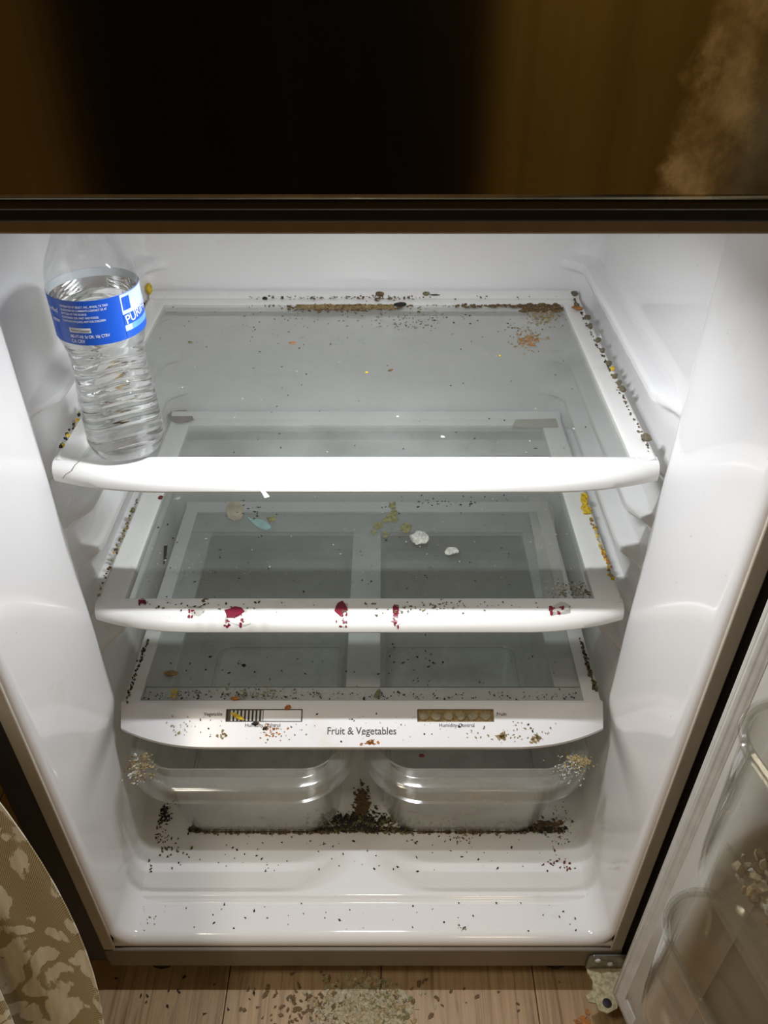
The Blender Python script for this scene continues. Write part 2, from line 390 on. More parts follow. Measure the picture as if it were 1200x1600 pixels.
# freezer door
fd = MB().box(-OX, OX, -0.062, -0.012, 1.0725, 1.76).build('freezer_door', M['steel'], fr, bevel=0.004)
MB().box(-OX, OX, -0.058, -0.0125, 1.0668, 1.0724).build('door_edge_strip', M['darkframe'], fd, bevel=0.0015)
MB().box(-0.355, 0.355, -0.0125, -0.0042, 1.046, 1.09).build('gasket', M['black'], fd, bevel=0.002)
# feet
for fx_ in (-0.285, 0.27):
    rg = [[(fx_+r*math.cos(t*math.pi/8), 0.035+r*math.sin(t*math.pi/8), z) for t in range(16)] for r, z in ((0.021, 0.001), (0.025, 0.004), (0.024, 0.016), (0.010, 0.020), (0.008, 0.052))]
    MB().loft(rg, True, True, True).build('leveling_foot', M['black'], fr)

# --- the open lower door
PHI = R(104); P = Vector((0.360, -0.048, 0))
du = Vector((-math.cos(PHI), -math.sin(PHI), 0)); dn = Vector((-math.sin(PHI), math.cos(PHI), 0))
DM = Matrix((( du.x, dn.x, 0, P.x), (du.y, dn.y, 0, P.y), (0, 0, 1, 0), (0, 0, 0, 1)))   # local (u along the door, w towards its inside, z)
def dbuild(mb, name, mat, parent, **k):
    mb.v = [tuple(DM @ Vector(v)) for v in mb.v]; return mb.build(name, mat, parent, **k)
door = dbuild(MB().box(-0.020, 0.70, -0.030, 0.026, 0.062, 1.035), 'lower_door', M['darkframe'], fr, bevel=0.005)
# gasket: ribbed frame
mb = MB()
sec = [(0.000, 0.0262), (0.001, 0.033), (0.004, 0.0355), (0.0065, 0.0335), (0.0085, 0.036), (0.011, 0.0365), (0.013, 0.034), (0.0155, 0.0335), (0.0175, 0.031), (0.021, 0.0305), (0.022, 0.0262)]
def frame_ring(o, wz): return [(-0.012+o, wz, 0.072+o), (0.692-o, wz, 0.072+o), (0.692-o, wz, 1.025-o), (-0.012+o, wz, 1.025-o)]
mb.loft([frame_ring(o, wz) for o, wz in sec], True)
dbuild(mb, 'gasket', M['gasket'], door, angle=80)
# door liner: panel with raised dykes on both sides and ledges
mb = MB()
prof = [(0.010, 0.0265), (0.012, 0.034), (0.030, 0.0365), (0.046, 0.040), (0.052, 0.048), (0.058, 0.060), (0.064, 0.066), (0.074, 0.066), (0.080, 0.060), (0.084, 0.048), (0.090, 0.038), (0.100, 0.034)]
full = prof+[(0.68-u, w_) for u, w_ in prof[::-1]]
rows = [0.095, 0.104, 0.118, 0.135, 1.0, 1.012]
def sc(z, w_): return 0.027+(w_-0.027)*min(1, max(0.05, (z-0.090)/0.035))*min(1, max(0.05, (1.015-z)/0.02))
mb.loft([[(u, sc(z, w_), z) for u, w_ in full] for z in rows], closed=False)
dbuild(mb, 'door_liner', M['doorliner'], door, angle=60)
M['shadedpanel'] = white_plastic('shaded_panel_brown', (0.13, 0.105, 0.065), 0.25, stain=(0.30, 0.22, 0.08), amount=0.5)  # dark brown puts the shade on the open door's panel into its colour
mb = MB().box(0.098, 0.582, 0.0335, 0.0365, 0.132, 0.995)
dbuild(mb, 'shaded_inner_panel', M['shadedpanel'], door, bevel=0.001)
# hinge: bracket below the cabinet corner
hg = MB()
pl = on_z(930, 1545, 0.045)
hp = Vector((0.322, -0.012, 0.0))
def arcpoly(pts, n=6): return pts
Mh = Matrix.Translation((0.300, -0.0062, 0.052)) @ Matrix.Rotation(R(90), 4, 'X')
hg.prism([(0, 0), (0.004, -0.003), (0.075, -0.003), (0.075, 0.034), (0.006, 0.034), (0, 0.028)], 0.0030, Mh)
hinge = hg.build('hinge_bracket', M['zinc'], fr, bevel=0.0006)
hg = MB(); Mh = Matrix.Translation((0.302, -0.0062, 0.047))
hg.prism([(0.000, 0), (0.052, 0), (0.052, -0.018), (0.036, -0.040), (0.030, -0.052), (0.016, -0.058), (0.006, -0.054), (0.004, -0.046), (-0.006, -0.044), (-0.008, -0.036), (0.002, -0.030), (0.005, -0.018), (0.000, -0.008)], 0.0035, Mh)
hg.build('hinge_plate', M['rust'], hinge, bevel=0.0006)
for q in ((0.313, 0.076), (0.331, 0.066)):
    rg = [[(q[0]+r*math.cos(t*math.pi/3), y, q[1]+r*math.sin(t*math.pi/3)) for t in range(6)] for r, y in ((0.0042, -0.0085), (0.0042, -0.0110), (0.0030, -0.0118))]
    MB().loft(rg, True, True, True).build('screw', M['cap'], hinge)
rg = [[(0.320+r*math.cos(t*math.pi/8), -0.052+r*math.sin(t*math.pi/8), z) for t in range(16)] for r, z in ((0.006, 0.0500), (0.006, 0.0512), (0.0055, 0.0514))]
MB().loft(rg, True, True, True).build('pivot_hole', M['black'], hinge)

# ------------------------------------------------------------------ shelves
def nose(mb, h, sec, curve=0.022, cl=0.12, skip=None, xs=None):
    xs = xs or sorted(set([round(v, 5) for v in lin(-h, h, 60)]))
    rows = []
    for x in xs:
        t = max(0, (abs(x)-(h-cl))/cl); b = curve*t**2.2
        yf = min(y for y, z in sec); yb = max(y for y, z in sec)
        rows.append([(x, y+b*(yb-y)/(yb-yf), z) for y, z in sec])
    mb.loft(rows, True, True, True, skip=skip); return rows
def shelf(zt, hg, ho, label, gzoff=0.0):
    t = thing('glass_shelf', label, 'shelf', (0, 0.16, zt-0.012))
    mb = MB()
    sec = [(0.178, zt-0.011), (0.178, zt), (0.1745, zt+0.0015), (0.158, zt+0.0012), (0.150, zt), (0.1425, zt-0.003), (0.1385, zt-0.008), (0.1375, zt-0.0135), (0.1395, zt-0.0165), (0.1425, zt-0.0165), (0.146, zt-0.011)]
    nose(mb, ho, sec)
    for s in (-1, 1):
        q = [(hg, zt-0.011), (hg, zt), (hg+0.004, zt+0.0016), (hg+0.014, zt+0.0008), (ho-0.004, zt+0.0035), (ho-0.0015, zt+0.002), (ho-0.001, zt-0.011)]
        mb.loft([[(s*a, y, b) for a, b in q] for y in (0.17, 0.30, 0.45, 0.592)], True, True, True)
    q = [(0.563, zt-0.011), (0.563, zt), (0.567, zt+0.0015), (0.578, zt+0.002), (0.585, zt+0.008), (0.590, zt+0.0085), (0.593, zt+0.006), (0.593, zt-0.011)]
    mb.loft([[(a, y, b) for y, b in q] for a in lin(-ho+0.001, ho-0.001, 8)], True, True, True)
    mb.build('frame', M['shelf'], t, angle=35)
    MB().box(-hg-0.002, hg+0.002, 0.1765, 0.5645, zt-0.0052, zt-0.0012).build('glass_panel', M['glass'], t)
    return t
Z1, Z2, Z3 = 0.753, 0.558, 0.385
shelf(Z1, 0.2765, 0.302, 'top glass shelf with white plastic frame, water bottle standing on it')
shelf(Z2, 0.271, 0.302, 'middle glass shelf with torn red sticker remains on its white front')
# crisper cover
cv = thing('crisper_cover', 'lowest shelf, glass in a wide white front printed Fruit & Vegetables', 'shelf', (0, 0.16, Z3-0.03))
A = Vector((0, 0.163, Z3)); B = Vector((0, 0.119, Z3-0.0245)); SD = (B-A).normalized(); SL = (B-A).length; SN = Vector((0, SD.z, -SD.y)); SN = SN if SN.z > 0 else -SN
def slp(s): p = A+SD*s; return (p.y, p.z)
secA = [(0.172, Z3-0.012), (0.172, Z3), (0.166, Z3+0.0008), slp(0.0035), slp(0.0195), slp(0.034), slp(SL-0.004), slp(SL), (0.1190, Z3-0.0285), (0.122, Z3-0.0290), (0.125, Z3-0.024), (0.152, Z3-0.014)]
slots = [(-0.172, -0.075), (0.070, 0.167)]
H3 = 0.307
xs = sorted(set([round(v, 5) for v in lin(-H3, H3, 60)]+[v for s_ in slots for v in s_]))
xs = [v for v in xs if all(abs(v-e) > 0.003 or v == e for s_ in slots for e in s_)]
def sk(i, j): return j == 3 and any(a-1e-6 <= xs[i] and xs[i+1] <= b+1e-6 for a, b in slots)
mb = MB(); nose(mb, H3, secA, curve=0.029, cl=0.12, skip=sk, xs=xs)
for a, b in slots:      # recess walls
    s0, s1, dd = 0.0035, 0.0195, 0.006
    P8 = [A+SD*s+Vector((x, 0, 0))-SN*d for d in (0, dd) for s in (s0, s1) for x in (a, b)]
    mb.add(P8, [(0, 1, 5, 4), (2, 6, 7, 3), (0, 4, 6, 2), (1, 3, 7, 5)])
for s in (-1, 1):
    q = [(0.284, Z3-0.012), (0.284, Z3), (0.287, Z3+0.001), (0.304, Z3+0.001), (0.3055, Z3-0.001), (0.3055, Z3-0.012)]
    mb.loft([[(s*a, y, b) for a, b in q] for y in (0.168, 0.30, 0.45, 0.592)], True, True, True)
q = [(0.571, Z3-0.012), (0.571, Z3), (0.575, Z3+0.0015), (0.590, Z3+0.006), (0.593, Z3-0.012)]
mb.loft([[(a, y, b) for y, b in q] for a in (-0.304, -0.1, 0.1, 0.304)], True, True, True)
mb.build('frame', M['cover'], cv, angle=35)
MB().box(-0.286, 0.286, 0.1705, 0.573, Z3-0.0048, Z3-0.0008).build('glass_panel', M['glass'], cv)
mb = MB(); zu0, zu1 = Z3-0.0125, Z3-0.0055
mb.box(-0.284, 0.284, 0.172, 0.198, zu0, zu1).box(-0.284, 0.284, 0.523, 0.571, zu0, zu1)
mb.box(-0.284, -0.252, 0.198, 0.523, zu0, zu1).box(0.252, 0.284, 0.198, 0.523, zu0, zu1).box(-0.022, 0.023, 0.198, 0.523, zu0, zu1)
mb.build('support_frame', M['cover'], cv, bevel=0.001)
# things on the sloping front
def slope_mtx(x, s, off=0.0003):
    p = A+SD*s+SN*off+Vector((x, 0, 0)); ex = Vector((1, 0, 0)); ey = -SD; ez = SN
    return Matrix(((ex.x, ey.x, ez.x, p.x), (ex.y, ey.y, ez.y, p.y), (ex.z, ey.z, ez.z, p.z), (0, 0, 0, 1)))
def print_on(body, x, s, size, sx=1.0, name='lettering'):
    me = text_mesh(body, size, M['ink'], extrude=0.00005, sx=sx); me.transform(slope_mtx(x, s)); return link(me, name, cv)
print_on('Fruit & Vegetables', 0.0, 0.0310, 0.0128, 0.92)
print_on('Humidity Control', -0.1245, 0.0238, 0.0062); print_on('Humidity Control', 0.1195, 0.0238, 0.0062)
print_on('Vegetable', -0.188, 0.0100, 0.0060); print_on('Fruit', 0.176, 0.0100, 0.0060)
# left slot: dark bed, comb teeth, white slider; right slot: dirty bed with bumps
def slotbox(mb, x0, x1, s0, s1, d0, d1):
    pts = [A+SD*s+Vector((x, 0, 0))-SN*d for d in (d0, d1) for s in (s0, s1) for x in (x0, x1)]
    mb.add(pts, [(0, 2, 3, 1), (4, 5, 7, 6), (0, 1, 5, 4), (2, 6, 7, 3), (0, 4, 6, 2), (1, 3, 7, 5)])
mb = MB(); slotbox(mb, -0.172, -0.075, 0.0035, 0.0195, 0.0050, 0.0062); mb.build('slot_bed', M['slot'], cv)
mb = MB()
for k in range(9): slotbox(mb, -0.166+k*0.0048, -0.1635+k*0.0048, 0.0048, 0.0180, 0.0015, 0.0050)
mb.build('vent_comb', M['under'], cv, bevel=0.0003)
mb = MB(); slotbox(mb, -0.1245, -0.0765, 0.0046, 0.0184, 0.0004, 0.0050); mb.build('humidity_slider', M['cover'], cv, bevel=0.0006)
mb = MB(); slotbox(mb, 0.070, 0.167, 0.0035, 0.0195, 0.0052, 0.0062); mb.build('slot_bed', M['crumb_tan'], cv)
mb = MB()
for k in range(6): mb.lump(A+SD*0.0115+Vector((0.079+k*0.0155, 0, 0))-SN*0.0046, 0.0065, 0.006, 0.0028, 0, 0.12, 2)
mb.build('vent_comb', simple('vent_plastic_dirty', (0.42, 0.37, 0.25), 0.4, var=0.25, scale=120), cv)

# ------------------------------------------------------------------ crisper drawers
def drawer(cx, label):
    t = thing('crisper_drawer', None, None, (cx, 0.15, FZ+0.003)); t.parent = fr
    zf = 0.3330
    mb = MB()
    def ring(hw, y0, y1, r, z, rb=0.02): return rr(cx-hw, cx+hw, y0, y1, r, z, 10, rb)
    bz = FZ+0.0045
    outer = [ring(0.1270, 0.1050, 0.530, 0.045, zf), ring(0.1265, 0.1075, 0.530, 0.045, zf-0.006), ring(0.1200, 0.146, 0.522, 0.050, bz+0.020), ring(0.1175, 0.150, 0.519, 0.050, bz+0.006), ring(0.110, 0.158, 0.512, 0.046, bz)]
    inner = [ring(0.108, 0.160, 0.510, 0.045, bz+0.0025), ring(0.1150, 0.1525, 0.517, 0.048, bz+0.008), ring(0.1175, 0.1485, 0.5195, 0.048, bz+0.020), ring(0.1240, 0.1100, 0.5275, 0.043, zf-0.006), ring(0.1245, 0.1075, 0.5275, 0.043, zf)]
    n = len(outer[0])
    mb.loft(outer+inner, True, False, False, wrap=True)
    mb.add(outer[-1], [tuple(range(n))]); mb.add(inner[0], [tuple(range(n))])
    body = mb.build('bin_body', M['bin'], t, angle=50)
    mb = MB()   # handle rim: flat ring with a down-turned lip
    def fring(e, z, r): return rr(cx-0.1445+e, cx+0.1445-e, 0.074+e, 0.540-e*0.5, max(0.02, r-e), z, 12, 0.02)
    def hring(e, z): return rr(cx-0.1180-e, cx+0.1180+e, 0.0950-e, 0.526+e*0.3, 0.042+e, z, 12, 0.02)
    sec = [hring(0, zf), hring(0.002, zf+0.0016), fring(0.006, zf+0.0016, 0.075), fring(0.0015, zf-0.0005, 0.075), fring(0.0, zf-0.004, 0.075), fring(0.0, zf-0.0215, 0.075),
           fring(-0.0015, zf-0.0225, 0.075), fring(0.0022, zf-0.0215, 0.075), fring(0.0022, zf-0.004, 0.075), fring(0.007, zf-0.0009, 0.075), hring(0.002, zf-0.0009)]
    mb.loft(sec, True, wrap=True)
    mb.build('handle_rim', M['rim'], t, angle=50)
    return t
drawer(-0.1555, 'left clear crisper drawer with crumbs on its handle rim')
drawer(0.1475, 'right clear crisper drawer with torn plastic bag inside its front')

# ------------------------------------------------------------------ door bins
def doorbin(z0, z1, u0, w1, label):
    base = DM @ Vector((u0, 0.066, z0)); t = thing('door_bin', label, 'door bin', base)
    U1 = 0.60; wb = 0.0672
    def ring(e, z, r=0.05): return [(x_, y_, z) for x_, y_, _ in rr(u0+e, U1-e, wb+e*0.3, w1-e, r, 0, 10, r)]
    # rr: 'front corners' are at y0 (against the door) so both pairs are rounded
    zz = lin(z0, z1, 6)
    def dep(z): return 0.004*(1-(z-z0)/(z1-z0))
    mb = MB()
    outer = [ring(0.012, z0, 0.030), ring(0.005, z0+0.003, 0.034)]+[ring(dep(z), z, 0.035) for z in zz[1:]]+[ring(-0.002, z1+0.001, 0.037)]
    inner = [ring(dep(z)+0.0025, z, 0.033) for z in zz[1:]][::-1]+[ring(0.008, z0+0.006, 0.032), ring(0.014, z0+0.003, 0.03)]
    mb.loft(outer+inner, True); n = len(outer[0])
    mb.add(outer[0], [tuple(range(n))]); mb.add(inner[-1], [tuple(range(n))])
    mb.v = [tuple(DM @ Vector(v)) for v in mb.v]
    mb.build('bin_body', M['bindoor'], t, angle=50)
    mb = MB()   # thick rolled rim
    rg = ring(-0.001, z1+0.001, 0.036); pts = [DM @ Vector(p) for p in rg]
    rings = []
    for i, p in enumerate(pts):
        d = (pts[(i+1) % len(pts)]-pts[i-1]).normalized(); s = Vector((0, 0, 1)).cross(d)
        rings.append([p+s*0.0032*math.cos(a)+Vector((0, 0, 1))*0.005*math.sin(a) for a in [k*math.pi/4 for k in range(8)]])
    mb.loft(rings, True, wrap=True); mb.build('rim', M['bindoor'], t)
    return t
doorbin(0.630, 0.785, 0.090, 0.142, 'upper clear door bin holding crumbs and torn packaging')
doorbin(0.395, 0.540, 0.090, 0.138, 'lower clear door bin, empty, near the hinge')

# ------------------------------------------------------------------ water bottle
BX, BY = -0.2330, 0.1960
bt = thing('water_bottle', 'clear ribbed plastic water bottle with blue label on the top shelf', 'bottle', (BX, BY, Z1))
b0 = Z1+0.0016-0.0012-0.0012
def brad(h, a):
    pts = [(0, 0.024), (0.002, 0.0305), (0.008, 0.0365), (0.018, 0.0385), (0.060, 0.0375), (0.092, 0.0345), (0.106, 0.0345), (0.116, 0.0355), (0.128, 0.0385), (0.132, 0.0396), (0.174, 0.0396), (0.179, 0.0398), (0.187, 0.0380), (0.199, 0.0338), (0.218, 0.0255), (0.235, 0.0180), (0.244, 0.0135), (0.246, 0.0128), (0.262, 0.0128)]
    for (h0, r0), (h1, r1) in zip(pts, pts[1:]):
        if h <= h1: t = (h-h0)/(h1-h0); r = r0+(r1-r0)*t; break
    else: r = pts[-1][1]
    if 0.016 < h < 0.128:   # wavy ribs
        w_ = h+0.006*math.sin(a*2+0.6); ph = (w_/0.0115) % 1.0
        env = ss(0.016, 0.024, h)*(1-ss(0.118, 0.128, h)); r -= 0.0017*env*math.exp(-((ph-0.5)/0.17)**2)
    if h < 0.016: r -= 0.0045*(1-h/0.016)*(0.5+0.5*math.cos(5*a))*0.6
    if 0.178 < h < 0.235: r += (0.0008*math.sin(a*6+h*60)+0.0006*math.sin(a*3-h*140))*ss(0.178, 0.19, h)*(1-ss(0.225, 0.235, h))
    return r
NA = 96
def bring(h, k=1.0, off=0.0):
    out = []
    for i in range(NA):
        a = 2*math.pi*i/NA; r = brad(h, a)*k+off; lx = 0.010*0
        out.append((BX+r*math.cos(a), BY+r*math.sin(a), b0+h))
    return out
hs = lin(0, 0.016, 8)+lin(0.017, 0.128, 124)+lin(0.130, 0.262, 60)
mb = MB(); mb.loft([bring(0.006, 0.35)]+[bring(0.002, 0.6)]+[bring(h) for h in hs], True, True, False)
M['pet'] = clear('bottle_plastic', (0.95, 0.96, 0.96), 0.025, (0.8, 0.8, 0.8), 0.07, ior=1.6)
mb.build('bottle_body', M['pet'], bt, angle=70)
wm, nt, b = newmat('water'); b.inputs['Base Color'].default_value = (1, 1, 1, 1); b.inputs['Roughness'].default_value = 0.0
b.inputs['IOR'].default_value = 1.33; b.inputs['Transmission Weight'].default_value = 1.0; M['water'] = wm
mb = MB(); WL = 0.167
mb.loft([bring(0.0025, 0.6)]+[bring(h, 1, -0.0007) for h in hs if 0.004 < h < WL]+[bring(WL, 1, -0.0007)], True, True, True)
mb.build('water', M['water'], bt, angle=70)
mb = MB()
rg = [[(BX+r*math.cos(t*math.pi/30)*(1+0.03*(t % 2)), BY+r*math.sin(t*math.pi/30)*(1+0.03*(t % 2)), b0+h) for t in range(60)] for r, h in ((0.0150, 0.252), (0.0150, 0.2645), (0.0135, 0.266))]
mb.loft(rg, True, True, True); mb.build('cap', M['cap'], bt)
# label sleeve: angle measured from the side that faces the camera
A0 = math.atan2(CAM.y-BY, CAM.x-BX)
L0, L1, LR = 0.1335, 0.1745, 0.0403
def blue():
    m, nt, b = newmat('label_blue'); b.inputs['Base Color'].default_value = (0.012, 0.09, 0.52, 1); b.inputs['Roughness'].default_value = 0.3; return m
M['blue'] = blue(); M['lwhite'] = simple('label_white', (0.72, 0.76, 0.80), 0.4); M['lblue2'] = simple('label_light_blue', (0.16, 0.42, 0.80), 0.35, var=0.4, scale=40)
M['labeltext'] = simple('label_lettering', (0.75, 0.80, 0.88), 0.4); M['llight'] = simple('label_pale', (0.55, 0.68, 0.85), 0.4, var=0.25, scale=60)
mb = MB(); A_ = lin(0, 1, 96)[:-1]
def lr(r, h): return [(BX+r*math.cos(t*2*math.pi), BY+r*math.sin(t*2*math.pi), b0+h) for t in A_]
mb.loft([lr(LR, L0), lr(LR, L1)], True); mb.m = 1; mb.loft([lr(LR-0.0003, L1), lr(LR-0.0003, L0)], True)
lab = mb.build('label', [M['blue'], M['lwhite']], bt)
def wrap(me, ang, h, off):     # bend a flat mesh around the label; ang in degrees to the right of the camera side
    for v in me.vertices:
        a = A0+R(ang)+v.co.x/LR; r = LR+off+v.co.z
        v.co = (BX+r*math.cos(a), BY+r*math.sin(a), b0+h+v.co.y)
def labtext(s, ang, h, size, sx=1.0, align='LEFT', rot=0, col='labeltext'):
    me = text_mesh(s, size, M[col], extrude=0.00003, align=align, sx=sx)
    if rot: me.transform(Matrix.Rotation(R(rot), 4, 'Z'))
    wrap(me, ang, h, 0.0006); return link(me, 'lettering', lab)
def labpatch(a0, a1, h0, h1, mat, off=0.00012, slant=0.0, name='printed_panel'):
    mb = MB(); n = 16
    rings = [[(BX+(LR+off)*math.cos(A0+R(a)), BY+(LR+off)*math.sin(A0+R(a)), b0+h) for a in lin(a0+sl, a1+sl*0.2, n)] for h, sl in ((h0, 0), ((h0+h1)/2, slant), (h1, 0))]
    mb.loft(rings, False); return mb.build(name, M[mat], lab)
labpatch(29, 110, L0+0.0015, L1-0.0005, 'llight', 0.0002)
labpatch(29, 110, L0+0.0015, L0+0.007, 'blue', 0.0004); labpatch(40, 110, L0+0.007, L0+0.0125, 'lblue2', 0.0004)
labpatch(31, 43, L0+0.026, L1-0.003, 'blue', 0.0004)
labpatch(29, 100, L0+0.0125, L0+0.0225, 'blue', 0.0004)
labpatch(-42, -14, L0+0.0118, L0+0.0162, 'lwhite', 0.00018)
labtext('PURIFIED', 31, L0+0.0165, 0.0115, 0.92, rot=9)
for k in range(5):
    labtext(['DISTRIBUTED BY SELECT, INC., IRVING, TX 75063', 'QUESTIONS OR COMMENTS CONTACT US AT', 'BOTTLED AT THE SOURCE', 'CALIFORNIA CRV, PART AND FOODS', 'CONTAINS NO JUICE, NOT FOR CHILDREN'][k], -48, L1-0.0055-k*0.0033, 0.0027, 0.72)
labtext('Nutrition Questions?', -40, L0+0.0140, 0.0026, 0.8, col='ink')
labtext('ME-VT-HI: 5\u00a2 OR: 10\u00a2 CTRV', -42, L0+0.0082, 0.0040, 0.72); labtext('CA CRV', -42, L0+0.0038, 0.0044, 0.8)
labtext('purified', -75, L0+0.030, 0.006, 0.8); labtext('water', -70, L0+0.021, 0.006, 0.8)

# ------------------------------------------------------------------ lace curtain
ct = MB(); NU, NV = 90, 60
def cloth(x0, x1, y0, amp, fr_, z1, ph, lean, flare):
    V = []; F = []
    for j in range(NV+1):
        t = j/NV; z = 0.0015+z1*t**1.5; xe = x1-0.30*math.tanh(0.55*max(0, z-0.30)**1.7/0.30)
        for i in range(NU+1):
            u = i/NU; k = 1-0.35*t
            x = xe+(x0-xe)*u+flare*(1-t)**2*(1-u)
            y = y0+amp*k*math.sin(ph+u*fr_)+0.35*amp*math.sin(2.3*ph+u*fr_*2.1+t*1.2)+lean*t-0.30*math.exp(-z/0.40)
            x += 0.25*amp*math.cos(ph*2+u*fr_*1.3+t*6)
            V.append((x, y, z))
    for j in range(NV):
        for i in range(NU): a = j*(NU+1)+i; F.append((a, a+1, a+NU+2, a+NU+1))
    return V, F
def cloth_obj(name, args, parent):
    V, F = cloth(*args); me = bpy.data.meshes.new(name); me.from_pydata(V, [], F); me.materials.append(M['lace'])
    uv = me.uv_layers.new(name='UVMap')
    for l in me.loops:
        i = l.vertex_index; uv.data[l.index].uv = ((i % (NU+1))/NU*0.9, (i//(NU+1))/NV*1.7)
    for p in me.polygons: p.use_smooth = True
    o = bpy.data.objects.new(name, me); COL.objects.link(o); o.parent = parent; o.matrix_parent_inverse = parent_world(parent).inverted()
    sm = o.modifiers.new('thickness', 'SOLIDIFY'); sm.thickness = 0.0012
    return o
cu = thing('lace_curtain', 'cream lace curtain with leaf pattern hanging beside the fridge', 'curtain', (-0.5, -0.10, 0))
cloth_obj('curtain_panel', (-1.05, -0.258, -0.02, 0.020, 26, 1.9, 0.3, 0.0, 0.0), cu)
cloth_obj('curtain_fold', (-1.05, -0.325, -0.07, 0.020, 22, 1.9, 1.9, 0.0, 0.0), cu)

# ------------------------------------------------------------------ dirt and small things
def crumb(name, label, cat, px, py, z, rx, ry, rz, mat, rot=0, group=None, jit=0.2, on=None, x=None):
    p = on_x(px, py, x) if x is not None else on_z(px, py, z+rz*0.5)
    z_ = p.z if x is not None else z+rz*0.93
    mb = MB(); mb.lump((0, 0, 0), rx, ry, rz, 0, jit, 2); o = mb.build(name, M[mat])
    o.location = (p.x, p.y, z_); o.rotation_euler = (0, 0, rot)
    return tag(o, label, cat, group)
zs1, zs2, zs3 = Z1-0.0012, Z2-0.0012, Z3-0.0008
# pellets in the gap right of the top shelf
pel = [(897, 460, 6, 9), (901, 478, 5, 7), (917, 497, 6, 7), (922, 511, 4, 6), (934, 533, 5, 5), (941, 549, 4, 4), (951, 569, 4.5, 6), (961, 589, 3.5, 4), (967, 600, 4, 5), (973, 609, 4.5, 6), (1009, 685, 5, 9)]
wh = ['at the very back corner', 'second from the back corner', 'just in front of the dry leaf', 'small, beside the fourth gap', 'round, one third along the side', 'tiny, before the yellow bit', 'next to the yellow bit', 'tiny, after the yellow bit', 'rear of the touching pair', 'front of the touching pair', 'nearest the front corner']
for (px, py, a, b_), h in zip(pel, wh):
    crumb('pellet', 'grey-brown food pellet in right gap of top shelf, '+h, 'pellet', px, py, Z1+0.0035, a*0.00080, b_*0.00080, 0.0032, 'pellet', 0.3, 'pellets along the right side of the top shelf')
crumb('corn_kernel', 'yellow kernel among pellets right of the top shelf', 'kernel', 957, 577, Z1+0.0035, 0.003, 0.004, 0.0025, 'crumb_yellow')
crumb('dry_leaf', 'curled tan dry leaf at rear right corner of top shelf', 'leaf', 902, 482, Z1+0.0036, 0.008, 0.005, 0.0018, 'crumb_orange', -0.3)
